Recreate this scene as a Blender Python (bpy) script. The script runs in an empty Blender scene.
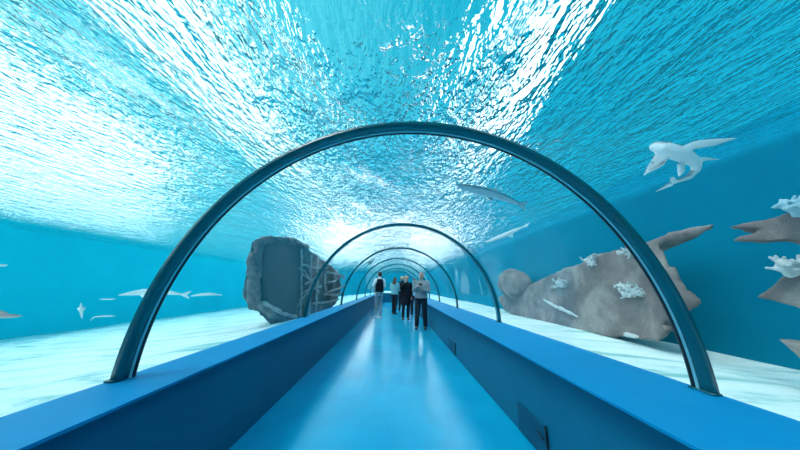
import bpy, bmesh, math, random
from mathutils import Vector, Matrix, noise
random.seed(7)
sc = bpy.context.scene
C = sc.collection
PI = math.pi

# ------------------------------------------------------------------ camera
F, PITCH, YAW, ROLL = 244.96, .2466, .0146, -.0276
CAM = Vector((-.156, 0, 1.27))

def ray(px, py):
    x, y, z = (px-400)/F, (225-py)/F, 1.0
    c, s = math.cos(ROLL), math.sin(ROLL); x, y = x*c+y*s, -x*s+y*c
    c, s = math.cos(PITCH), math.sin(PITCH); y, z = y*c+z*s, -y*s+z*c
    c, s = math.cos(YAW), math.sin(YAW); x, z = x*c+z*s, -x*s+z*c
    return Vector((x, z, y))

def pt(px, py, X=None, Y=None, Z=None, D=None):
    r = ray(px, py)
    if X is not None: k = (X-CAM.x)/r.x
    elif Y is not None: k = (Y-CAM.y)/r.y
    elif Z is not None: k = (Z-CAM.z)/r.z
    else: k = D/r.length
    return CAM + r*k

cam_d = bpy.data.cameras.new('view'); cam = bpy.data.objects.new('view_camera', cam_d); C.objects.link(cam)
cam_d.sensor_width = 36; cam_d.lens = F*36/800; cam_d.clip_start = .02; cam_d.clip_end = 300
ax = (ray(401, 225)-ray(400, 225)).normalized(); az = -ray(400, 225).normalized(); ay = az.cross(ax)
M = Matrix((ax, ay, az)).transposed().to_4x4(); M.translation = CAM
cam.matrix_world = M
sc.camera = cam
sc.view_settings.view_transform = 'Standard'; sc.view_settings.look = 'None'
sc.view_settings.gamma = 1; sc.view_settings.use_curve_mapping = False
sc.view_settings.exposure = 0.22
cy = sc.cycles
cy.max_bounces = 14; cy.diffuse_bounces = 4; cy.glossy_bounces = 5; cy.transmission_bounces = 8
cy.transparent_max_bounces = 24; cy.volume_bounces = 1
cy.use_denoising = True; cy.caustics_refractive = True; cy.caustics_reflective = True
cy.sample_clamp_indirect = 6; cy.blur_glossy = .3

# ------------------------------------------------------------------ materials
class N:
    def __init__(s, name, surf=True):
        s.m = bpy.data.materials.new(name); s.m.use_nodes = True
        s.t = s.m.node_tree; s.t.nodes.clear()
        s.out = s.add('ShaderNodeOutputMaterial')
    def add(s, kind, ins=None, **kw):
        n = s.t.nodes.new(kind)
        for k, v in kw.items(): setattr(n, k, v)
        for k, v in (ins or {}).items(): s.put(n, k, v)
        return n
    def put(s, n, k, v):
        if isinstance(v, bpy.types.NodeSocket): s.t.links.new(v, n.inputs[k])
        elif isinstance(v, bpy.types.Node): s.t.links.new(v.outputs[0], n.inputs[k])
        else: n.inputs[k].default_value = v
    def coord(s, scale=(1, 1, 1), rot=(0, 0, 0), out='Object'):
        c = s.add('ShaderNodeTexCoord')
        return s.add('ShaderNodeMapping', {'Vector': c.outputs[out], 'Scale': scale, 'Rotation': rot})
    def noise(s, vec, scale, detail=4, rough=.55, dist=0):
        return s.add('ShaderNodeTexNoise', {'Vector': vec, 'Scale': scale, 'Detail': detail, 'Roughness': rough, 'Distortion': dist})
    def ramp(s, fac, stops):
        n = s.add('ShaderNodeValToRGB', {'Fac': fac})
        e = n.color_ramp.elements
        while len(e) < len(stops): e.new(.5)
        for a, (p, c) in zip(e, stops): a.position = p; a.color = (*c, 1)
        return n

def pbr(name, col, rough=.5, metal=0, var=.0, vscale=6, col2=None, bump=0, bscale=30, spec=.5, coat=0, stretch=(1, 1, 1)):
    n = N(name)
    b = n.add('ShaderNodeBsdfPrincipled', {'Roughness': rough, 'Metallic': metal, 'Specular IOR Level': spec, 'Coat Weight': coat})
    v = n.coord(stretch)
    if col2 is not None:
        t = n.noise(v, vscale, 5, .6)
        n.put(b, 'Base Color', n.ramp(t.outputs[0], [(.35, col), (.65, col2)]))
    else:
        b.inputs['Base Color'].default_value = (*col, 1)
    if bump:
        t = n.noise(v, bscale, 5, .6)
        n.put(b, 'Normal', n.add('ShaderNodeBump', {'Height': t.outputs[0], 'Strength': bump, 'Distance': .02}))
    n.put(n.out, 'Surface', b)
    return n.m

M_floor = pbr('blue_floor_paint', (.0, .32, .56), .2, col2=(.0, .39, .64), vscale=1.1, bump=.06, bscale=2.5, spec=.6)
M_wall = pbr('blue_wall_paint', (.0, .115, .215), .6, col2=(.0, .125, .225), vscale=2, spec=.2)
M_ledge = pbr('blue_ledge_paint', (.0, .215, .46), .55, col2=(.0, .23, .48), vscale=3, spec=.12)
M_tank = pbr('tank_wall_lit_blue', (.0, .52, .66), .8, col2=(.0, .57, .70), vscale=.5, spec=.05)  # left wall: brightness put into the base colour instead of more light
M_tank_r = pbr('tank_wall_dim_blue', (.0, .17, .28), .8, col2=(.0, .20, .32), vscale=.6, spec=.05)  # darker copy of the wall blue, the dimmer side put into the colour
M_arch = pbr('arch_metal', (.0, .085, .115), .25, spec=.6, coat=.3)
M_gasket = pbr('black_gasket', (.004, .012, .02), .5)
M_seam = pbr('clear_seam', (.16, .48, .56), .12, spec=.8)
M_hatch = pbr('hatch_paint', (.0, .07, .14), .6, spec=.2)

def sand_mat():
    n = N('white_sand'); v = n.coord()
    b = n.add('ShaderNodeBsdfPrincipled', {'Roughness': .9, 'Specular IOR Level': .1})
    t = n.noise(n.coord((.5, 2.2, 1), (0, 0, .25)), 1.3, 6, .6, .6)
    n.put(b, 'Base Color', n.ramp(t.outputs[0], [(.36, (.30, .56, .55)), (.46, (.74, .85, .82)), (.66, (.92, .95, .92))]))
    w = n.noise(v, 9, 4, .6)
    n.put(b, 'Normal', n.add('ShaderNodeBump', {'Height': w.outputs[0], 'Strength': .3, 'Distance': .05}))
    n.put(n.out, 'Surface', b); return n.m
M_sand = sand_mat()

def acrylic_mat():
    n = N('clear_acrylic')
    tr = n.add('ShaderNodeBsdfTransparent', {'Color': (.97, .99, 1, 1)})
    gl = n.add('ShaderNodeBsdfGlossy', {'Color': (1, 1, 1, 1), 'Roughness': .03})
    fr = n.add('ShaderNodeFresnel', {'IOR': 1.2})
    mx = n.add('ShaderNodeMath', {0: fr.outputs[0], 1: .12}, operation='MULTIPLY')
    n.put(n.out, 'Surface', n.add('ShaderNodeMixShader', {0: mx.outputs[0], 1: tr.outputs[0], 2: gl.outputs[0]}))
    return n.m
M_acrylic = acrylic_mat()

def surface_mat():
    n = N('rippled_water_surface')
    a = n.noise(n.coord((1.0, .34, 1)), 6.5, 3, .6, .5)
    b = n.noise(n.coord((1.0, .45, 1)), 19, 2, .5, .3)
    c = n.noise(n.coord((1.0, .5, 1)), 1.1, 2, .5)
    h = n.add('ShaderNodeMath', {0: b.outputs[0], 1: .42, 2: a.outputs[0]}, operation='MULTIPLY_ADD')
    h2 = n.add('ShaderNodeMath', {0: c.outputs[0], 1: 1.0, 2: h.outputs[0]}, operation='MULTIPLY_ADD')
    bp = n.add('ShaderNodeBump', {'Height': h2.outputs[0], 'Strength': 1.0, 'Distance': .34})
    g = n.add('ShaderNodeBsdfGlass', {'Color': (1, 1, 1, 1), 'Roughness': .0, 'IOR': 1.11, 'Normal': bp})
    tr = n.add('ShaderNodeBsdfTransparent', {'Color': (1, 1, 1, 1)})
    n.put(n.out, 'Surface', n.add('ShaderNodeMixShader', {0: .2, 1: g.outputs[0], 2: tr.outputs[0]}))
    return n.m
M_surface = surface_mat()

def water_mat():
    n = N('tank_water')
    n.put(n.out, 'Surface', n.add('ShaderNodeBsdfTransparent', {'Color': (1, 1, 1, 1)}))
    ab = n.add('ShaderNodeVolumeAbsorption', {'Color': (.0, .80, .92, 1), 'Density': .032})
    s = n.add('ShaderNodeVolumeScatter', {'Color': (.02, .75, 1, 1), 'Density': .008, 'Anisotropy': .2})
    n.put(n.out, 'Volume', n.add('ShaderNodeAddShader', {0: ab.outputs[0], 1: s.outputs[0]}))
    return n.m
M_water = water_mat()

def rock_mat(name, a, b, c, scale=3):
    n = N(name); v = n.coord()
    bs = n.add('ShaderNodeBsdfPrincipled', {'Roughness': .85, 'Specular IOR Level': .2})
    t = n.noise(v, scale, 7, .65, .4)
    n.put(bs, 'Base Color', n.ramp(t.outputs[0], [(.3, a), (.5, b), (.72, c)]))
    w = n.noise(v, scale*5, 6, .65)
    n.put(bs, 'Normal', n.add('ShaderNodeBump', {'Height': w.outputs[0], 'Strength': .5, 'Distance': .06}))
    n.put(n.out, 'Surface', bs); return n.m
M_rock = rock_mat('grey_brown_rock', (.13, .095, .095), (.24, .18, .175), (.45, .37, .34), 1.3)

# ------------------------------------------------------------------ mesh helpers
def obj(name, bm, mat, parent=None, smooth=True):
    me = bpy.data.meshes.new(name)
    if isinstance(bm, bmesh.types.BMesh): bm.to_mesh(me); bm.free()
    else: me = bm
    me.materials.append(mat)
    if smooth:
        for p in me.polygons: p.use_smooth = True
    o = bpy.data.objects.new(name, me); C.objects.link(o)
    if parent: o.parent = parent
    return o

def thing(name, label, cat, loc=(0, 0, 0), rz=0, group=None):
    o = bpy.data.objects.new(name, None); C.objects.link(o)
    o.location = loc; o.rotation_euler = (0, 0, rz); o.empty_display_size = .1
    return tag(o, label, cat, group)

def tag(o, label=None, cat=None, group=None, kind=None):
    if label: o['label'] = label
    if cat: o['category'] = cat
    if group: o['group'] = group
    if kind: o['kind'] = kind
    return o

def struct(name, bm, mat, label=None, smooth=False):
    o = obj(name, bm, mat, None, smooth); return tag(o, label, None, None, 'structure')

def box(bm, lo, hi):
    lo, hi = Vector(lo), Vector(hi)
    bmesh.ops.create_cube(bm, size=1, matrix=Matrix.Translation((lo+hi)/2) @ Matrix.Diagonal((*(hi-lo), 1)))
    return bm

def prism_y(bm, prof, y0, y1, caps=True):
    """closed profile of (x, z) swept along y"""
    a = [bm.verts.new((x, y0, z)) for x, z in prof]; b = [bm.verts.new((x, y1, z)) for x, z in prof]
    k = len(prof)
    for i in range(k): bm.faces.new((a[i], a[(i+1) % k], b[(i+1) % k], b[i]))
    if caps: bm.faces.new(a[::-1]); bm.faces.new(b)
    bmesh.ops.recalc_face_normals(bm, faces=bm.faces)
    return bm

# ------------------------------------------------------------------ the setting
LZ = .73                       # ledge top
AR, AH = 1.656, 1.673          # arch half width and rise
YB, YE = -4.17, 21.0
bm = bmesh.new(); box(bm, (-1.44, YB, -.12), (1.08, YE, 0)); struct('floor', bm, M_floor)
bm = bmesh.new(); prism_y(bm, [(-1.413, 0), (-1.68, 0), (-1.68, LZ-.014), (-1.413, LZ-.014)], YB, YE); struct('wall_left', bm, M_wall)
bm = bmesh.new(); prism_y(bm, [(1.055, 0), (1.68, 0), (1.68, LZ-.014), (1.055, LZ-.014)], YB, YE); struct('wall_right', bm, M_wall)
bm = bmesh.new(); prism_y(bm, [(-1.349, LZ-.014), (-1.69, LZ-.014), (-1.69, LZ), (-1.349, LZ)], YB, YE); struct('trim_1', bm, M_ledge)
bm = bmesh.new(); prism_y(bm, [(.964, LZ-.014), (1.69, LZ-.014), (1.69, LZ), (.964, LZ)], YB, YE); struct('trim_2', bm, M_ledge)
bm = bmesh.new(); box(bm, (-1.69, YE, -.12), (1.69, YE+.25, LZ)); struct('wall_end', bm, M_wall)
bm = bmesh.new(); prism_y(bm, [(-AR, -.1)]+[(-AR*math.cos(PI*i/32), LZ+AH*math.sin(PI*i/32)) for i in range(33)]+[(AR, -.1)], YB-.2, YB); struct('light_block_wall', bm, M_wall)  # unseen wall added behind the camera to keep sky light out of the tunnel

def arch_pts(r_off, n=64):
    return [(-(AR+r_off)*math.cos(t), LZ+(AH+r_off)*math.sin(t)) for t in (PI*i/n for i in range(n+1))]

AY = [1.573+2.87*k for k in range(7)]
ys = [YB]+AY+[YE]
for k in range(len(ys)-1):
    bm = bmesh.new(); p = arch_pts(.012)
    a = [bm.verts.new((x, ys[k], z)) for x, z in p]; b = [bm.verts.new((x, ys[k+1], z)) for x, z in p]
    for i in range(len(p)-1): bm.faces.new((a[i], a[i+1], b[i+1], b[i]))
    struct('window_%d' % (k+1), bm, M_acrylic, smooth=True)
bm = bmesh.new(); bm.faces.new([bm.verts.new((x, YE+.01, z)) for x, z in arch_pts(.01)]); struct('window_9', bm, M_acrylic)

def sweep(prof, n=96):
    """profile of (radial offset, y offset) swept along the arch from foot to foot"""
    bm = bmesh.new(); rings = []
    for i in range(n+1):
        t = PI*i/n
        rings.append([bm.verts.new((-(AR+r)*math.cos(t), y, LZ+(AH+r)*math.sin(t))) for r, y in prof])
    k = len(prof)
    for a, b in zip(rings, rings[1:]):
        for j in range(k): bm.faces.new((a[j], a[(j+1) % k], b[(j+1) % k], b[j]))
    bm.faces.new(rings[0]); bm.faces.new(rings[-1][::-1])
    bmesh.ops.recalc_face_normals(bm, faces=bm.faces); return bm

where = ['nearest and largest arch rib, spanning the whole tunnel close to the camera',
         'second arch rib from the camera, right foot by the big rock slab',
         'third arch rib from the camera, framing the heads of the visitors',
         'fourth arch rib from the camera, just behind the front visitors',
         'fifth arch rib from the camera, small and behind the visitors',
         'sixth arch rib from the camera, next to last before the end wall',
         'farthest and smallest arch rib, nearest the end of the tunnel']
for y, w in zip(AY, where):
    t = thing('arch_rib', 'dark teal '+w, 'arch', (0, y, LZ), 0, 'arch ribs of the glass tunnel')
    def at(bm): bmesh.ops.translate(bm, verts=bm.verts, vec=(0, 0, -LZ)); return bm
    obj('outer_band', at(sweep([(.010, -.066), (.010, .0), (-.022, .0), (-.026, -.012), (-.026, -.050), (-.016, -.062)])), M_arch, t)
    obj('clear_strip', at(sweep([(.006, .0), (.006, .018), (-.024, .018), (-.025, .0)])), M_seam, t, False)
    obj('dark_seal', at(sweep([(.008, .018), (.008, .048), (-.018, .048), (-.026, .036), (-.026, .018)])), M_gasket, t)
    for s in (-1, 1):
        bm = bmesh.new(); box(bm, (s*AR-.036, -.074, 0), (s*AR+.018, .054, .012)); bmesh.ops.bevel(bm, geom=bm.edges[:], offset=.004, affect='EDGES')
        obj('foot_plate', bm, M_arch, t)

# tank
WX0, WX1, WY0, WY1, SZ = -17.0, 4.7, -5.5, 40.0, 3.27
def sand_z(x):
    if x > 0: return .60-.055*(x-1.69)
    u = min(1, (-1.69-x)/15.3); return .58-2.0*u**.85
bm = bmesh.new()
def sand_strip(xs, y0, y1, ny):
    g = []
    for j in range(ny+1):
        y = y0+(y1-y0)*j/ny
        g.append([bm.verts.new((x, y, sand_z(x)+.05*noise.noise(Vector((x*.9, y*.5, 2)))*min(1, abs(abs(x)-1.7)*1.5))) for x in xs])
    for a, b in zip(g, g[1:]):
        for i in range(len(xs)-1): bm.faces.new((a[i], a[i+1], b[i+1], b[i]))
sand_strip([1.70+(WX1-1.70)*i/14 for i in range(15)], WY0, WY1, 90)
sand_strip([WX0+(-1.70-WX0)*i/50 for i in range(51)], WY0, WY1, 90)
a = [bm.verts.new(v) for v in ((-1.7, YE+.25, .6), (1.7, YE+.25, .6), (1.7, WY1, .6), (-1.7, WY1, .6))]; bm.faces.new(a)
struct('ground', bm, M_sand, smooth=True)
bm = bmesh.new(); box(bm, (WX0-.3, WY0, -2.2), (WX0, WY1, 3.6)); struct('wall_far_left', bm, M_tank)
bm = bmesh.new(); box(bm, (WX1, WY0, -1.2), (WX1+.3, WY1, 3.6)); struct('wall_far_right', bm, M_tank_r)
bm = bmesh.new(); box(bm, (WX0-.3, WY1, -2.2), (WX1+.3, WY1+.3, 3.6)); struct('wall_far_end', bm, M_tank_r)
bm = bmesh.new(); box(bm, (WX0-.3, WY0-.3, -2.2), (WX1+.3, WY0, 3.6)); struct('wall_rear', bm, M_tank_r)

bm = bmesh.new(); nx, ny = 110, 230; g = []
for j in range(ny+1):
    y = WY0+.03+(WY1-WY0-.06)*j/ny; row = []
    for i in range(nx+1):
        x = WX0+.03+(WX1-WX0-.06)*i/nx
        row.append(bm.verts.new((x, y, SZ+.035*noise.noise(Vector((x*1.5, y*.7, 0))))))
    g.append(row)
for a, b in zip(g, g[1:]):
    for i in range(nx): bm.faces.new((a[i], a[i+1], b[i+1], b[i]))
tag(obj('water_surface', bm, M_surface), 'rippled water surface seen from below over the whole tunnel', 'water', None, 'stuff')

bm = bmesh.new(); e = .02
box(bm, (WX0+e, WY0+e, -2.1), (WX1-e, WY1-e, SZ-.06))
bmesh.ops.recalc_face_normals(bm, faces=bm.faces)
b2 = bmesh.new(); prism_y(b2, [(-(AR+.03), -1.9)]+arch_pts(.03)+[(AR+.03, -1.9)], YB-.3, YE+.30)
bmesh.ops.reverse_faces(b2, faces=b2.faces)
me = bpy.data.meshes.new('t'); b2.to_mesh(me); b2.free(); bm.from_mesh(me)
tag(obj('tank_water', bm, M_water, None, False), 'clear blue water filling the tank around the tunnel', 'water', None, 'stuff')

# ------------------------------------------------------------------ organic mesh helpers
def voxel(bm, size, smooth=2, fac=.5):
    """union of overlapping closed shapes as one continuous surface"""
    me = bpy.data.meshes.new('tmp'); bm.to_mesh(me); bm.free()
    o = bpy.data.objects.new('tmp', me); C.objects.link(o)
    r = o.modifiers.new('r', 'REMESH'); r.mode = 'VOXEL'; r.voxel_size = size
    if smooth:
        s = o.modifiers.new('s', 'SMOOTH'); s.factor = fac; s.iterations = smooth
    dg = bpy.context.evaluated_depsgraph_get()
    out = bpy.data.meshes.new_from_object(o.evaluated_get(dg))
    bpy.data.objects.remove(o); bpy.data.meshes.remove(me)
    return out

def align(d):
    return Vector(d).to_track_quat('Z', 'Y').to_matrix().to_4x4()

def ball(bm, c, r, sub=2):
    r = (r, r, r) if not hasattr(r, '__len__') else r
    bmesh.ops.create_icosphere(bm, subdivisions=sub, radius=1, matrix=Matrix.Translation(c) @ Matrix.Diagonal((*r, 1)))

def bone(bm, a, b, ra, rb, seg=12):
    a, b = Vector(a), Vector(b); d = b-a
    if d.length > 1e-5:
        bmesh.ops.create_cone(bm, cap_ends=True, segments=seg, radius1=ra, radius2=rb, depth=d.length, matrix=Matrix.Translation((a+b)/2) @ align(d))
    ball(bm, a, ra); ball(bm, b, rb)

def chain(bm, pts, rad):
    for i in range(len(pts)-1): bone(bm, pts[i], pts[i+1], rad[i], rad[i+1])

def loft(bm, rings, n=20):
    """rings: (cx, cy, z, rx, ry)"""
    vs = [[bm.verts.new((cx+rx*math.cos(2*PI*k/n), cy_+ry*math.sin(2*PI*k/n), z)) for k in range(n)] for cx, cy_, z, rx, ry in rings]
    for a, b in zip(vs, vs[1:]):
        for k in range(n): bm.faces.new((a[k], a[(k+1) % n], b[(k+1) % n], b[k]))
    f1 = bm.faces.new(vs[0][::-1]); f2 = bm.faces.new(vs[-1])
    bmesh.ops.recalc_face_normals(bm, faces=bm.faces)

def plate(bm, pts, n, th):
    """flat fin with a tapered edge: polygon pts thickened along n"""
    n = Vector(n).normalized()*th/2
    a = [bm.verts.new(Vector(p)+n) for p in pts]; b = [bm.verts.new(Vector(p)-n) for p in pts]
    k = len(pts); fs = [bm.faces.new(a), bm.faces.new(b[::-1])]
    for i in range(k): fs.append(bm.faces.new((a[(i+1) % k], a[i], b[i], b[(i+1) % k])))
    bmesh.ops.recalc_face_normals(bm, faces=fs)

def rough(me, amp, sc_, seed=0, oct=4):
    me.update(); nn = [v.normal.copy() for v in me.vertices]
    for v, q in zip(me.vertices, nn):
        p = v.co*sc_+Vector((seed*7.3, seed*3.1, 0))
        v.co += q*amp*noise.fractal(p, 1, 2, oct)
    me.update(); return me

# ------------------------------------------------------------------ fish
def fish_mat(name, back, belly):
    n = N(name)
    b = n.add('ShaderNodeBsdfPrincipled', {'Roughness': .45, 'Specular IOR Level': .4})
    a = n.add('ShaderNodeAttribute', attribute_name='back')
    t = n.noise(n.coord(), 14, 3)
    f = n.add('ShaderNodeMath', {0: t.outputs[0], 1: .25, 2: a.outputs['Fac']}, operation='MULTIPLY_ADD')
    n.put(b, 'Base Color', n.ramp(f.outputs[0], [(.35, belly), (.75, back)]))
    n.put(n.out, 'Surface', b); return n.m
M_shark = fish_mat('grey_shark_skin', (.10, .16, .19), (.90, .91, .93))
M_dark_shark = fish_mat('dark_shark_skin', (.02, .09, .13), (.42, .55, .60))
M_pale = fish_mat('pale_fish_skin', (.62, .72, .74), (.85, .88, .88))
M_pink = fish_mat('pinkish_fish_skin', (.42, .26, .25), (.62, .48, .46))
M_smalldark = fish_mat('dark_fish_skin', (.01, .05, .07), (.03, .10, .12))
M_eye = pbr('dark_eye', (.01, .01, .012), .2)

def fish(name, label, cat, spine, D, mat, fins=(), flat=1.0, group=None, vox=None, eyes=True, bias=-.75):
    """spine: (px, py, half width px, depth offset); the animal is laid out at distance D from the camera"""
    P = [pt(x, y, D=D+dd) for x, y, h, dd in spine]
    sc_ = (pt(spine[1][0]+1, spine[1][1], D=D)-pt(spine[1][0], spine[1][1], D=D)).length
    R = [h*sc_ for x, y, h, dd in spine]
    o = sum(P, Vector())/len(P); bm = bmesh.new()
    chain(bm, [p-o for p in P], R)
    view = (o-CAM).normalized()
    for f in fins:                       # fin: list of (px, py, depth offset), thickness px
        pts = [pt(x, y, D=D+dd)-o for x, y, dd in f]
        n = (pts[1]-pts[0]).cross(pts[-1]-pts[0])
        plate(bm, pts, n, max(.028, 1.3*sc_))
    L = sum((a-b).length for a, b in zip(P, P[1:]))
    me = voxel(bm, vox or max(.010, L/110), 2)
    at = me.attributes.new('back', 'FLOAT', 'POINT')
    me.update()
    for v in me.vertices: at.data[v.index].value = .5+.5*max(-1, min(1, v.normal.z*1.5+bias))
    t = thing(name, label, cat, o, 0, group)
    obj('body', me, mat, t)
    if eyes:
        ax_ = (P[0]-P[2]).normalized(); side = ax_.cross(Vector((0, 0, 1))).normalized()
        for s in (-1, 1):
            bm = bmesh.new(); ball(bm, P[1]-o+side*s*R[1]*.78+Vector((0, 0, R[1]*.5)), R[1]*.16, 1); obj('eye', bm, M_eye, t)
    return t

fish('shark', 'pale shark with spread pectoral fins and curled tail swimming high above the right rocks', 'shark',
     [(656, 146.5, 7.5, 0), (663, 148.5, 10, 0), (674, 152, 10.5, .05), (687, 157, 9, .15), (696, 163, 6.6, .3), (696, 170, 4.8, .35), (689, 177, 3.8, .25), (678, 181, 2.6, .1), (668, 185, 1.6, 0), (661, 189, .8, -.05)], 3.9, M_shark,
     fins=[[(680, 147, .05), (690, 150, .1), (714, 146, .3), (738, 138, .5), (712, 139, .35), (694, 141, .15)],
           [(656, 153, 0), (668, 158, 0), (664, 165, -.15), (643, 176, -.3), (649, 164, -.2)],
           [(697, 157, .2), (699, 161, .25), (720, 159.5, .4), (705, 156.5, .3)],
           [(684, 162, .15), (678, 163, .05), (679, 177, -.05), (684, 172, .05)],
           [(676, 180, .1), (672, 176, .05), (670, 184, 0)],
           [(668, 183, 0), (674, 185, 0), (655, 192, -.1)]])
fish('shark', 'slender shark with dark back and pale belly below the surface right of the tunnel crown', 'shark',
     [(456, 184.5, 1.2, -.4), (464, 187, 3.2, -.3), (478, 190, 4.4, -.15), (494, 194, 4.4, 0), (508, 199, 3.3, .15), (518, 203.5, 1.8, .25), (525, 206.5, .7, .3)], 4.7, M_dark_shark,
     fins=[[(484, 193, 0), (491, 195, 0), (493, 201, -.1), (488, 199, -.1)],
           [(488, 190, 0), (498, 192, 0), (497, 188.5, .1)],
           [(515, 202, .2), (522, 205, .3), (530, 202, .35)], [(518, 205, .2), (523, 206, .3), (526, 211, .35)]], bias=-.05)
fish('fish', 'long thin pale fish near the surface, above the left end of the rock slab', 'fish',
     [(486, 242, .6, 0), (494, 239, 1.8, 0), (505, 235, 2.3, 0), (516, 230, 1.6, 0), (524, 226.5, .6, 0)], 6.6, M_pale,
     fins=[[(508, 236, 0), (513, 234, 0), (513, 238, 0)], [(520, 228, 0), (523, 226, 0), (530, 222, 0), (527, 227, 0)]])
fish('shark', 'whitish shark swimming over the left sand, partly behind the nearest arch rib', 'shark',
     [(119, 295, .8, 0), (130, 293.5, 2.8, 0), (143, 292, 4.4, 0), (158, 291.5, 4.4, 0), (172, 293, 2.8, 0), (181, 294.3, 1.3, 0), (188, 295, .7, 0)], 6.8, M_pale,
     fins=[[(148, 289, 0), (160, 289, 0), (160, 284.5, 0)], [(140, 295, -.1), (152, 295.5, -.1), (146, 300, -.3)], [(180, 294, 0), (186, 295, 0), (192, 291, .1)], [(181, 295, 0), (186, 295, 0), (190, 299, .1)]])
fish('fish', 'slim pale fish swimming just behind the whitish shark on the left', 'fish',
     [(191, 296, .6, 0), (199, 294.8, 1.6, 0), (209, 294, 1.9, 0), (217, 294.5, 1.0, 0), (222, 295, .5, 0)], 7.4, M_pale, eyes=False)
fish('fish', 'white fish cut by the left picture edge, higher of the two there', 'fish',
     [(9, 265, .7, 0), (4, 265.4, 2.2, 0), (-4, 265.5, 3.2, 0), (-14, 265, 2.2, 0), (-22, 264.5, .8, 0)], 5.2, M_pale)
fish('fish', 'pinkish brown fish cut by the left picture edge, above the sand', 'fish',
     [(23, 316, 1, 0), (16, 316, 3, 0), (4, 316, 4, 0), (-10, 316, 3, 0), (-22, 315.5, 1, 0)], 5.0, M_pink,
     fins=[[(8, 312.5, 0), (-4, 312.5, 0), (-2, 309.5, 0)]])
fish('fish', 'small pale fish swimming straight down above the left sand', 'fish',
     [(82, 319, .5, 0), (81.5, 314, 1.7, 0), (81, 309, 2.2, 0), (81, 304, 1.0, 0), (81, 302, .5, 0)], 6.2, M_pale, fins=[[(79, 311, 0), (83, 311, 0), (86, 308, .1), (77, 308, .1)]], eyes=False)
fish('fish', 'thin white fish left of the whitish shark, upper of two', 'fish',
     [(98, 299, .4, 0), (104, 299.2, 1.2, 0), (111, 299.2, 1.2, 0), (118, 298.5, .4, 0)], 6.6, M_pale, eyes=False)
fish('fish', 'thin pale fish with a bent tail low over the left sand', 'fish',
     [(117, 316, .4, 0), (110, 316, 1.2, 0), (101, 316.2, 1.3, 0), (94, 317, .9, 0), (90, 321, .5, 0)], 6.2, M_pale, eyes=False)
fish('fish', 'tiny dark fish swimming beyond the third arch rib, upper left of the visitors', 'fish',
     [(366, 263.5, .3, 0), (369, 262.3, 1.0, 0), (372, 261, .8, 0), (375, 258.5, .3, 0)], 16, M_smalldark, fins=[[(368, 262, 0), (371, 262, 0), (372, 265, .1)]], eyes=False)

# ------------------------------------------------------------------ wrecks and rocks
M_wreck = rock_mat('grey_wreck_hull', (.08, .068, .07), (.16, .14, .14), (.33, .30, .29), 2.2)
M_wreckdark = pbr('dark_wreck_panel', (.07, .055, .06), .7, col2=(.095, .075, .08), vscale=1.2, bump=.3, bscale=8)
M_wrecklight = rock_mat('encrusted_wreck_bars', (.26, .25, .26), (.38, .37, .38), (.55, .53, .53), 5)
M_coral = rock_mat('white_coral', (.50, .50, .50), (.66, .66, .67), (.82, .82, .82), 9)
M_bluecoral = rock_mat('pale_blue_coral', (.30, .52, .62), (.45, .66, .74), (.65, .8, .86), 9)

def pt_plane(px, py, P, n):
    r = ray(px, py); n = Vector(n); return CAM+r*((Vector(P)-CAM).dot(n)/r.dot(n))

def slab(poly, P, n, dvec, shrink=.9, vox=.06, amp=.06, freq=1.3, seed=1, bulge=0, smooth=4):
    """outline laid on a plane in the tank, given a real thickness behind it and a broken surface"""
    n = Vector(n).normalized()
    pts = [pt_plane(x, y, P, n) for x, y in poly]; o = sum(pts, Vector())/len(pts)
    bm = bmesh.new()
    a = [bm.verts.new(p-o) for p in pts]; b = [bm.verts.new((p-o)*shrink+Vector(dvec)) for p in pts]
    k = len(pts); fa = bm.faces.new(a); bm.faces.new(b[::-1])
    for i in range(k): bm.faces.new((a[(i+1) % k], a[i], b[i], b[(i+1) % k]))
    bmesh.ops.recalc_face_normals(bm, faces=bm.faces)
    bmesh.ops.triangulate(bm, faces=bm.faces)
    me = voxel(bm, vox, smooth, .5); rough(me, amp, freq, seed)
    return me, o, n

# left wreck
WP, WQ = Vector((-3.3, 5.2, 0)), Vector((-2.15, 9.2, 0))
wd = (WQ-WP).normalized(); wn = Vector((wd.y, -wd.x, 0))
outline = [(252, 241), (262, 237.5), (288, 239), (303, 246), (318, 255), (332, 265), (340, 275), (342, 287), (339, 300), (330, 310), (312, 318), (290, 324), (276, 326), (262, 319), (247, 309), (243, 298), (244, 280), (246, 262), (249, 252)]
me, o, n = slab(outline, WP, wn, (-.75, 1.2, 0), .72, .05, .07, 1.6, 3, smooth=3)
t = thing('shipwreck', 'grey broken boat wreck standing on the left sand behind the second arch rib', 'wreck', o)
obj('hull', me, M_wreck, t)
def onw(px, py, out=0): return pt_plane(px, py, WP, wn)-o+wn*out
bm = bmesh.new(); pl = [onw(x, y, .10) for x, y in [(260, 246), (284, 244), (293, 250), (301, 262), (307, 277), (305, 288), (297, 298), (292, 304), (291, 314), (276, 311), (262, 304), (258, 285), (257, 262)]]
plate(bm, pl, wn, .12); bmesh.ops.bevel(bm, geom=bm.edges[:], offset=.02, segments=2, affect='EDGES'); obj('dark_panel', bm, M_wreckdark, t, False)
def bars(name, lines, r, out, mat, vox=.02):
    for ln in lines:
        bm = bmesh.new(); chain(bm, [onw(x, y, out) for x, y in ln], [r]*len(ln)); obj(name, rough(voxel(bm, vox, 1), r*.5, 9, 2), mat, t)
bars('rim', [[(254, 243), (263, 240), (288, 241), (303, 248)], [(254, 243), (252, 262), (251, 285), (253, 303)], [(253, 303), (264, 312), (279, 319), (296, 317)], [(247, 256), (247, 285), (247, 305)]], .085, .12, M_wreck, .03)
bars('rim', [[(257, 303), (275, 313), (289, 317)]], .05, .2, M_wrecklight)
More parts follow.
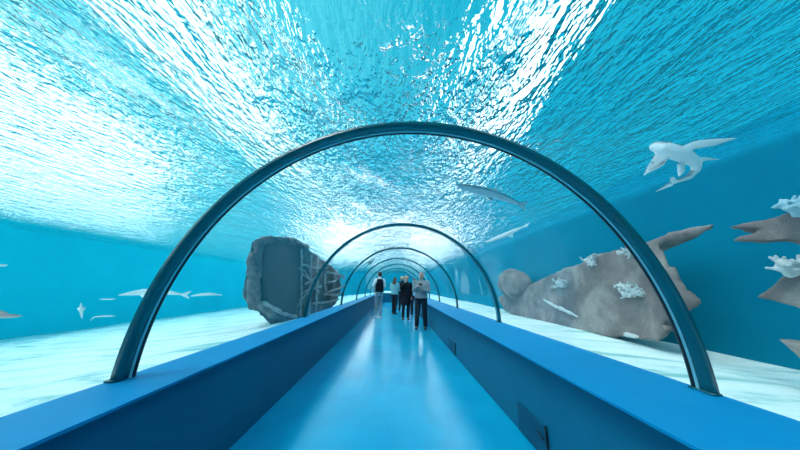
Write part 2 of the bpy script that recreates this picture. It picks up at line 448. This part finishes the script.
bars('rib', [[(296, 250), (296, 285), (295, 318)], [(306, 256), (305, 285), (304, 316)], [(313, 258), (312, 290), (311, 314)], [(296, 264), (310, 268), (322, 268)],
             [(300, 284), (308, 279), (318, 270)], [(294, 300), (306, 290), (316, 286)], [(308, 303), (322, 302), (334, 299)], [(297, 274), (306, 280), (314, 292)]], .034, .17, M_wrecklight)
bars('window_frame', [[(319, 275), (322, 272), (336, 275), (339, 278)], [(320, 275), (319, 284), (321, 291)], [(321, 283), (330, 281), (333, 277)], [(322, 292), (332, 289), (340, 285)], [(319, 294), (330, 295), (337, 293)]], .036, .2, M_wrecklight)
bars('broken_bar', [[(290, 268), (296, 271), (302, 280)], [(294, 293), (302, 288), (308, 284)]], .026, .27, M_wrecklight, .012)

# right rock slab
RP, RN = Vector((3.35, 0, 0)), Vector((-1, .05, .12))
outline = [(497, 299), (503, 294), (521, 290), (533, 283), (548, 276), (562, 270), (590, 258), (620, 246), (645, 240), (664, 234), (690, 227), (714, 223.5), (716, 227), (700, 233), (676, 238), (660, 243), (668, 256), (678, 274), (690, 289), (706, 303), (699, 309), (672, 317), (668, 330), (663, 341), (640, 341), (600, 336), (560, 329), (530, 322), (506, 313)]
me, o, n = slab(outline, RP, RN, (.55, .75, -.05), .74, .045, .055, 1.5, 5, smooth=3)
t = tag(obj('rock_slab', me, M_rock), 'huge grey brown rock slab with pale coral patches lying along the right side', 'rock'); t.location = o; wreck_r = t
def onr(px, py, out=0): return pt_plane(px, py, RP, RN)+n*out
# fallen boulders
def boulder(label, px, py, X, r, seed, mat=M_rock, amp=.12):
    bm = bmesh.new(); ball(bm, (0, 0, 0), r, 3); ball(bm, (r[0]*.3, r[1]*.3, -r[2]*.3), tuple(q*.8 for q in r), 3)
    me = rough(voxel(bm, max(r)/14, 1), max(r)*amp, 1.2/max(r), seed)
    b = obj('boulder', me, mat); b.location = pt(px, py, X=X); return tag(b, label, 'rock')
boulder('rounded brownish boulder behind the left end of the right rock slab', 514, 284, 3.95, (.38, .95, .50), 4)

bm = bmesh.new(); chain(bm, [onr(x, y, .05)-wreck_r.location for x, y in [(546, 300), (556, 306), (568, 311), (580, 317)]], [.03, .035, .035, .02])
obj('encrusted_ridge', rough(voxel(bm, .02, 1), .02, 8, 3), M_coral, wreck_r)
# corner outcrop at the right edge
CP, CN = Vector((3.3, 0, 0)), Vector((-1, -.12, .05))
bm = bmesh.new(); o = pt_plane(815, 270, CP, CN)
def blade(poly, depth):
    n_ = CN.normalized(); pts = [pt_plane(x, y, CP, CN)-o for x, y in poly]; c = sum(pts, Vector())/len(pts)
    a = [bm.verts.new(p) for p in pts]; b = [bm.verts.new(c+(p-c)*.6+Vector((.9, .55, 0))*depth) for p in pts]; k = len(pts)
    f = [bm.faces.new(a), bm.faces.new(b[::-1])]+[bm.faces.new((a[(i+1) % k], a[i], b[i], b[(i+1) % k])) for i in range(k)]
    bmesh.ops.recalc_face_normals(bm, faces=f)
    bmesh.ops.triangulate(bm, faces=f)
blade([(722, 226.5), (750, 221), (775, 217), (790, 212), (815, 208), (850, 207), (850, 262), (815, 250), (800, 242), (780, 241), (755, 242), (730, 240), (752, 233.5), (778, 229.5), (752, 228.5)], .3)
blade([(755, 297), (772, 287), (786, 274), (800, 264), (840, 240), (860, 300), (830, 330), (800, 308), (780, 303)], .5)
blade([(771, 337), (800, 342), (830, 345), (830, 390), (805, 365), (790, 352)], .35)
blade([(815, 208), (850, 205), (880, 230), (880, 420), (840, 430), (818, 340)], .6)
me = rough(voxel(bm, .022, 2), .03, 2.4, 8)
t = tag(obj('rock_outcrop', me, M_rock), 'jagged grey rock outcrop with pointed spurs entering from the right edge', 'rock'); t.location = o

# coral
def coral(label, p, out, w_, h_, mat, seed, k=22, group='pale coral clusters on the right rocks'):
    rnd = random.Random(seed); out = Vector(out).normalized()
    u = Vector((0, 1, 0)); v = out.cross(u).normalized(); u = v.cross(out)
    bm = bmesh.new(); ball(bm, -out*.02, .035)
    last = Vector()
    for i in range(k):
        a, b = rnd.uniform(-1, 1), rnd.uniform(-1, 1)
        base = u*a*w_*.5+v*b*h_*.5
        tip = base+out*rnd.uniform(.03, .09)+u*rnd.uniform(-.04, .04)+v*rnd.uniform(-.04, .04)
        bone(bm, base-out*.03, tip, .020, .016, 8)
        for q in range(2):
            bone(bm, (base+tip)/2, tip+u*rnd.uniform(-.05, .05)+v*rnd.uniform(-.05, .05)+out*.02, .014, .012, 8)
        bone(bm, base-out*.03, last-out*.03, .016, .016, 6)
        last = base
    me = voxel(bm, .009, 1)
    c = obj('coral', me, mat); c.location = p; return tag(c, label, 'coral', group)
cn = RN.normalized()
coral('large white branching coral in the middle of the right rock slab', onr(635, 291, .03), cn, .42, .20, M_coral, 1, 30)
coral('white coral patch on the left half of the right rock slab', onr(562, 284, .03), cn, .45, .16, M_coral, 2, 20)
coral('white coral clump on the upper edge of the right rock slab, nearest its centre', onr(594, 261, .03), cn, .4, .18, M_coral, 3, 18)
coral('pale coral under the raised spur of the right rock slab, beside the near arch rib', onr(632, 253, .03), cn, .30, .10, M_coral, 4, 14)
coral('small pale coral knob on the far left tip of the right rock slab', onr(514, 292, .02), cn, .4, .10, M_coral, 5, 10)
coral('pale blue coral tuft on the topmost spur at the right edge', pt_plane(799, 210, CP, CN), CN.normalized()+Vector((0, 0, .8)), .10, .10, M_bluecoral, 6, 14)
coral('pale coral on the middle rock spur at the right edge', pt_plane(795, 270, CP, CN)+CN.normalized()*.02, CN.normalized()+Vector((0, 0, .7)), .14, .08, M_coral, 7, 14)
bm = bmesh.new(); ball(bm, (0, 0, 0), (.07, .10, .035)); ball(bm, (0, .06, 0), (.05, .06, .04))
b = obj('stone', rough(voxel(bm, .012, 1), .01, 12), M_coral); b.location = onr(640, 337, .12); tag(b, 'white stone lying at the foot of the right rock slab', 'stone')

# hatches on the right low wall
bm = bmesh.new(); box(bm, (1.040, 2.20, .008), (1.055, 2.65, .24)); bmesh.ops.bevel(bm, geom=bm.edges[:], offset=.006, affect='EDGES')
t = thing('wall_hatch', 'dark blue hatch panel low on the right wall, nearest the camera', 'hatch', (0, 0, 0), 0, 'hatches in the right wall')
obj('panel', bm, M_hatch, t, False)
bm = bmesh.new(); bone(bm, (1.042, 2.19, .02), (1.042, 2.19, .25), .010, .010); obj('hinge', voxel(bm, .004, 0), M_gasket, t)
bm = bmesh.new(); bone(bm, (1.030, 2.22, .15), (1.030, 2.30, .17), .007, .007); obj('handle', voxel(bm, .004, 0), M_gasket, t)
t = thing('wall_hatch', 'dark blue hatch panel on the right wall, nearer the man in grey', 'hatch', (0, 0, 0), 0, 'hatches in the right wall')
bm = bmesh.new(); box(bm, (1.040, 5.1, .02), (1.055, 5.7, .25)); bmesh.ops.bevel(bm, geom=bm.edges[:], offset=.006, affect='EDGES'); obj('panel', bm, M_hatch, t, False)
bm = bmesh.new(); bone(bm, (1.042, 5.09, .03), (1.042, 5.09, .25), .010, .010); obj('hinge', voxel(bm, .004, 0), M_gasket, t)

# ------------------------------------------------------------------ visitors
def cloth(name, a, b, rough_=.85): return pbr(name, a, rough_, col2=b, vscale=9, bump=.25, bscale=40, spec=.2)
M_skin = pbr('skin', (.52, .33, .26), .55, col2=(.56, .36, .28), vscale=12)
M_grey = cloth('grey_knit', (.22, .27, .30), (.28, .33, .36)); M_dark = cloth('dark_trousers', (.012, .018, .03), (.018, .026, .04))
M_black = cloth('black_cloth', (.008, .010, .016), (.013, .016, .024)); M_white = cloth('white_cloth', (.62, .68, .70), (.72, .76, .78))
M_ltgrey = cloth('light_grey_trousers', (.30, .36, .42), (.38, .43, .48)); M_teal = cloth('pale_teal_cloth', (.14, .42, .50), (.2, .48, .56))
M_ltblue = cloth('light_blue_cloth', (.18, .45, .62), (.24, .52, .68))
M_shoe = pbr('dark_shoe', (.015, .015, .018), .4); M_wshoe = pbr('white_shoe', (.7, .7, .7), .5)
def hair_mat(n_, a, b): return pbr(n_, a, .55, col2=b, vscale=18, bump=.5, bscale=60, stretch=(1, 1, .3))
M_hgrey = hair_mat('grey_hair', (.20, .19, .19), (.30, .29, .28)); M_hdark = hair_mat('dark_hair', (.012, .010, .010), (.03, .025, .02))
M_hbrown = hair_mat('brown_hair', (.06, .035, .025), (.11, .065, .045)); M_hblond = hair_mat('blonde_hair', (.42, .34, .24), (.58, .50, .38))

def hand(bm, wrist, d, palm_n):
    """palm, four curled fingers of unequal length and a side thumb"""
    d = Vector(d).normalized(); n_ = Vector(palm_n); n_ = (n_-d*n_.dot(d)).normalized(); s = d.cross(n_)
    w_ = Vector(wrist)
    for k, off in enumerate((-.028, -.009, .010, .028)):
        kn = w_+d*.088+s*off; bone(bm, w_+s*off*.6, kn, .017, .013, 8)
        L = (.040, .046, .043, .033)[k]
        m = kn+(d*.85+n_*.5).normalized()*L; e_ = m+(d*.4+n_*.9).normalized()*L*.8
        bone(bm, kn, m, .0105, .0095, 8); bone(bm, m, e_, .0095, .008, 8)
    b = w_+d*.03-s*.025; m = b+(d*.6-s*.8+n_*.3).normalized()*.042; e_ = m+(d*.9-s*.2+n_*.5).normalized()*.035
    bone(bm, b, m, .014, .011, 8); bone(bm, m, e_, .011, .009, 8)

def person(label, loc, rz, height, arms, legs, top, trousers, shoe, hair, hairmat, top_kind='jumper', vest=None, head_turn=0, slim=1.0):
    t = thing('person', label, 'person', loc, rz); k = height/1.75; t.scale = (k, k, k)
    sw = .185*slim
    LEG = {}
    for s in (-1, 1):
        foot = Vector(legs[0 if s < 0 else 1]); hip = Vector((s*.095, .0, .92)); ank = foot+Vector((0, .02, .09))
        knee = (hip+ank)/2+Vector((0, -.035, .02)); LEG[s] = (hip, knee, ank, foot)
    ARM = {s: [Vector((s*sw, .01, 1.43))]+[Vector(q) for q in arms[0 if s < 0 else 1][:2]] for s in (-1, 1)}
    HD = {s: arms[0 if s < 0 else 1][2] for s in (-1, 1)}; HN = {s: arms[0 if s < 0 else 1][3] for s in (-1, 1)}
    hx, hy = math.sin(head_turn), -math.cos(head_turn); f = Vector((hx, hy, 0)); sd = Vector((-hy, hx, 0))
    # body: one continuous surface
    bm = bmesh.new()
    loft(bm, [(0, 0, .84, .13*slim, .10), (0, 0, .93, .165*slim, .115), (0, 0, 1.08, .135*slim, .095), (0, 0, 1.28, .165*slim, .105), (0, .005, 1.40, .175*slim, .10), (0, .01, 1.47, .09, .07)])
    bone(bm, (0, .01, 1.42), (0, -.005, 1.58), .062, .055)
    hc = Vector((0, -.012, 1.645))
    ball(bm, hc, (.073, .085, .105), 3); ball(bm, hc+Vector((0, 0, .02)), (.077, .092, .085), 3); ball(bm, hc+f*.03+Vector((0, 0, -.06)), (.052, .05, .05), 2)
    bone(bm, hc+f*.085+Vector((0, 0, .018)), hc+f*.105+Vector((0, 0, -.022)), .010, .015, 8)
    bone(bm, hc+f*.078+sd*-.022+Vector((0, 0, -.058)), hc+f*.078+sd*.022+Vector((0, 0, -.058)), .010, .010, 8)
    for s in (-1, 1):
        bone(bm, hc+f*.078+sd*s*.014+Vector((0, 0, .036)), hc+f*.07+sd*s*.045+Vector((0, 0, .034)), .010, .009, 8)
        ball(bm, hc+sd*s*.078+Vector((0, 0, -.005)), (.016, .022, .034), 2)
        h, kn, an, ft = LEG[s]
        bone(bm, h, kn, .085*slim, .055); bone(bm, kn+Vector((0, .01, -.1)), an, .056, .038); bone(bm, kn, kn+Vector((0, .01, -.1)), .055, .056)
        bone(bm, an+Vector((0, .03, -.05)), ft+Vector((0, -.14, .03)), .035, .028)
        a0, a1, a2 = ARM[s]
        bone(bm, a0, a1, .050, .040); bone(bm, a1, a2, .041, .028); hand(bm, a2, HD[s], HN[s])
    obj('body', voxel(bm, .0085, 2), M_skin, t)
    for s in (-1, 1):
        bm = bmesh.new(); ball(bm, hc+f*.080+sd*s*.030+Vector((0, 0, .015)), .011, 2); obj('eye', bm, M_eye, t)
    # trousers
    bm = bmesh.new()
    loft(bm, [(0, 0, .82, .15*slim, .11), (0, 0, .92, .182*slim, .130), (0, 0, 1.03, .158*slim, .118), (0, 0, 1.05, .152*slim, .115)])
    for s in (-1, 1):
        h, kn, an, ft = LEG[s]; chain(bm, [h, kn, an+Vector((0, .005, .0))], [.102*slim, .076*slim, .062*slim])
    obj('trousers', voxel(bm, .012, 3), trousers, t)
    # top
    lo = {'jumper': .93, 'coat': .58, 'shirt': .95}[top_kind]
    bm = bmesh.new(); g = .022 if top_kind != 'shirt' else .012
    rings = [(0, 0, .95, .185*slim+g, .135+g), (0, 0, 1.1, .155*slim+g, .115+g), (0, -.005, 1.28, .172*slim+g, .118+g), (0, .005, 1.40, .178*slim+g*.7, .108+g*.7), (0, .01, 1.49, .095, .075)]
    if lo < .9: rings = [(0, 0, lo, .225*slim, .175), (0, 0, .8, .21*slim, .16)]+rings
    else: rings = [(0, 0, lo, .175*slim+g, .13+g)]+rings
    loft(bm, rings)
    for s in (-1, 1):
        a0, a1, a2 = ARM[s]; ball(bm, a0, .066); chain(bm, [a0, a1, a1+(a2-a1)*.93], [.065+g*.5, .053+g*.5, .040+g*.4])
    bone(bm, (0, .008, 1.46), (0, .003, 1.515), .072, .070)
    obj(top_kind, rough(voxel(bm, .012, 2), .008, 9, 2), top, t)
    if vest:
        bm = bmesh.new(); g = .034
        loft(bm, [(0, 0, .97, .182*slim+g, .128+g), (0, 0, 1.1, .158*slim+g, .115+g), (0, -.005, 1.28, .168*slim+g, .118+g), (0, .005, 1.40, .150*slim+g, .108+g), (0, .01, 1.475, .115, .10)])
        obj('vest', voxel(bm, .012, 2), vest, t)
    for s in (-1, 1):
        h, kn, an, ft = LEG[s]; bm = bmesh.new()
        bone(bm, ft+Vector((0, .045, .042)), ft+Vector((0, -.05, .040)), .042, .040); bone(bm, ft+Vector((0, -.05, .040)), ft+Vector((s*.01, -.15, .034)), .042, .034)
        bone(bm, ft+Vector((0, .035, .04)), an+Vector((0, .01, .01)), .042, .042)
        box(bm, ft+Vector((-.04, -.17, 0)), ft+Vector((.04, .08, .022)))
        obj('shoe', voxel(bm, .009, 2), shoe, t)
    # hair
    bm = bmesh.new(); b_ = -f
    if hair == 'short':
        ball(bm, hc+b_*.012+Vector((0, 0, .032)), (.083, .094, .083), 3); ball(bm, hc+b_*.05+Vector((0, 0, -.01)), (.07, .055, .075), 3)
    elif hair == 'curly':
        rnd = random.Random(3); ball(bm, hc+b_*.015+Vector((0, 0, .035)), (.088, .098, .088), 3)
        for i in range(70):
            a = rnd.uniform(0, 2*PI); e_ = rnd.uniform(-.7, 1.4); v = Vector((math.cos(a)*math.cos(e_), math.sin(a)*math.cos(e_), math.sin(e_)))
            if v.dot(f) > .35 and v.z < .55: continue
            ball(bm, hc+b_*.02+Vector((v.x*.095, v.y*.105, v.z*.10+.01)), .024, 2)
    elif hair == 'long':
        ball(bm, hc+b_*.012+Vector((0, 0, .032)), (.086, .097, .084), 3); ball(bm, hc+b_*.06+Vector((0, 0, -.05)), (.085, .06, .12), 3)
        ball(bm, hc+b_*.09+Vector((0, 0, -.19)), (.105, .05, .16), 3); ball(bm, hc+b_*.10+Vector((0, 0, -.30)), (.08, .04, .09), 3)
    obj('hair', rough(voxel(bm, .009, 1), .008, 22, 5), hairmat, t)
    return t

DN = (0, 0, -1)
hang = lambda s: ((s*.245, .03, 1.16), (s*.235, -.05, .91), (0, -.1, -1), (-s, 0, 0))
flip = PI
stand = ((-.11, 0, 0), (.11, 0, 0))
pm = pt(421, 329, Z=0)
person('man in grey jumper and dark trousers, closest visitor on the right', pm, -.15, 1.75,
       (((-.235, -.04, 1.17), (-.10, -.24, 1.30), (.6, -.5, .3), (0, -.3, 1)), ((.245, -.05, 1.16), (.07, -.27, 1.20), (-.8, -.4, .3), (0, -.3, 1))),
       ((-.14, 0, 0), (.14, 0, 0)), M_grey, M_dark, M_shoe, 'short', M_hgrey, head_turn=-.35, slim=1.06)
t = thing('compact_camera', 'small dark camera held at the chest of the man in grey', 'camera', pm+Vector((-.06, -.37, 1.36)), -.15)
bm = bmesh.new(); box(bm, (-.05, -.02, -.03), (.05, .02, .035)); bmesh.ops.bevel(bm, geom=bm.edges[:], offset=.008, segments=2, affect='EDGES'); obj('camera_body', bm, M_shoe, t)
bm = bmesh.new(); bone(bm, (0, -.02, 0), (0, -.045, 0), .022, .020); obj('lens', voxel(bm, .004, 1), M_gasket, t)
person('person in black vest, white sleeves and pale trousers, hand on hip, leftmost visitor', pt(378, 318, Z=0), flip+.3, 1.86,
       (((-.20, .05, 1.18), (-.17, -.14, 1.05), (.5, -.7, -.2), (1, 0, 0)), ((.27, .12, 1.20), (.17, -.02, 1.02), (-.5, -.6, -.4), (-1, 0, 0))),
       ((-.07, .03, 0), (.06, -.06, 0)), M_white, M_ltgrey, M_wshoe, 'short', M_hdark, 'shirt', vest=M_black, slim=.82)
person('woman with long brown hair in a pale teal top and dark trousers', pt(394, 314, Z=0), flip-.5, 1.70,
       (((-.25, -.03, 1.17), (-.16, -.22, 1.12), (.4, -.8, .2), (1, 0, 0)), ((.25, -.04, 1.17), (.14, -.24, 1.16), (-.4, -.8, .2), (-1, 0, 0))),
       ((-.09, .06, 0), (.11, -.10, 0)), M_teal, M_dark, M_shoe, 'long', M_hbrown, slim=.95)
person('woman in long black coat with blonde hair, hand raised to her face', pt(405.5, 319.5, Z=0), .1, 1.70,
       (((-.24, -.14, 1.24), (-.07, -.20, 1.47), (.3, -.1, 1), (0, 1, 0)), hang(1)), stand, M_black, M_dark, M_shoe, 'curly', M_hblond, 'coat', slim=1.0)
person('fair haired person in dark clothes standing behind the woman in black coat', pt(401.5, 311.5, Z=0), flip-.2, 1.80, (hang(-1), hang(1)), stand, M_black, M_dark, M_shoe, 'curly', M_hblond)
person('person in light blue clothes half hidden behind the man in grey', (.77, 11.9, 0), flip, 1.66, (hang(-1), hang(1)), stand, M_ltblue, M_dark, M_shoe, 'short', M_hbrown)


# ------------------------------------------------------------------ light
w = bpy.data.worlds.new('sky'); sc.world = w; w.use_nodes = True
wt = w.node_tree; bg = wt.nodes['Background']
tc = wt.nodes.new('ShaderNodeTexCoord'); sx = wt.nodes.new('ShaderNodeSeparateXYZ'); wt.links.new(tc.outputs['Generated'], sx.inputs[0])
mr = wt.nodes.new('ShaderNodeMapRange'); wt.links.new(sx.outputs[0], mr.inputs[0])
mr.inputs[1].default_value = .35; mr.inputs[2].default_value = -.85; mr.interpolation_type = 'SMOOTHSTEP'
mc = wt.nodes.new('ShaderNodeMix'); mc.data_type = 'RGBA'; wt.links.new(mr.outputs[0], mc.inputs[0])
mc.inputs[6].default_value = (.01, .40, .58, 1); mc.inputs[7].default_value = (.12, .72, .86, 1)     # brighter sky on the left
wt.links.new(mc.outputs[2], bg.inputs[0]); bg.inputs[1].default_value = 1.0
def sun(rot, e, col, ang):
    d = bpy.data.lights.new('sun', 'SUN'); d.energy = e; d.color = col; d.angle = ang
    o = bpy.data.objects.new('sun', d); C.objects.link(o); o.rotation_euler = rot
sun((.35, -.5, 0), 3.5, (1, .98, .94), .3)
def area(x, y, z, sx, sy, e, col=(1, 1, 1), rot=(0, 0, 0)):
    d = bpy.data.lights.new('lamp_or_added_panel', 'AREA'); d.shape = 'RECTANGLE'; d.size = sx; d.size_y = sy; d.energy = e; d.color = col
    o = bpy.data.objects.new('lamp_or_added_panel', d); C.objects.link(o); o.location = (x, y, z); o.rotation_euler = rot
area(3.8, 16, 8, 1.3, 34, 480)
area(-6.6, 16, 8, 3.0, 34, 600)
area(-26, 11, 9, 11, 36, 3000, rot=(0, -PI/2, 0))  # added upright panel beyond the left wall, brightens the ripples on that side
area(-8.5, 44, 6.5, 10, 6, 1500, rot=(-PI/2, 0, 0))  # added upright panel past the far end, for sparkle on the surface
area(5.6, 44, 6.5, 6, 6, 1100, rot=(-PI/2, 0, 0))  # second added panel there, right of the dark centre gap
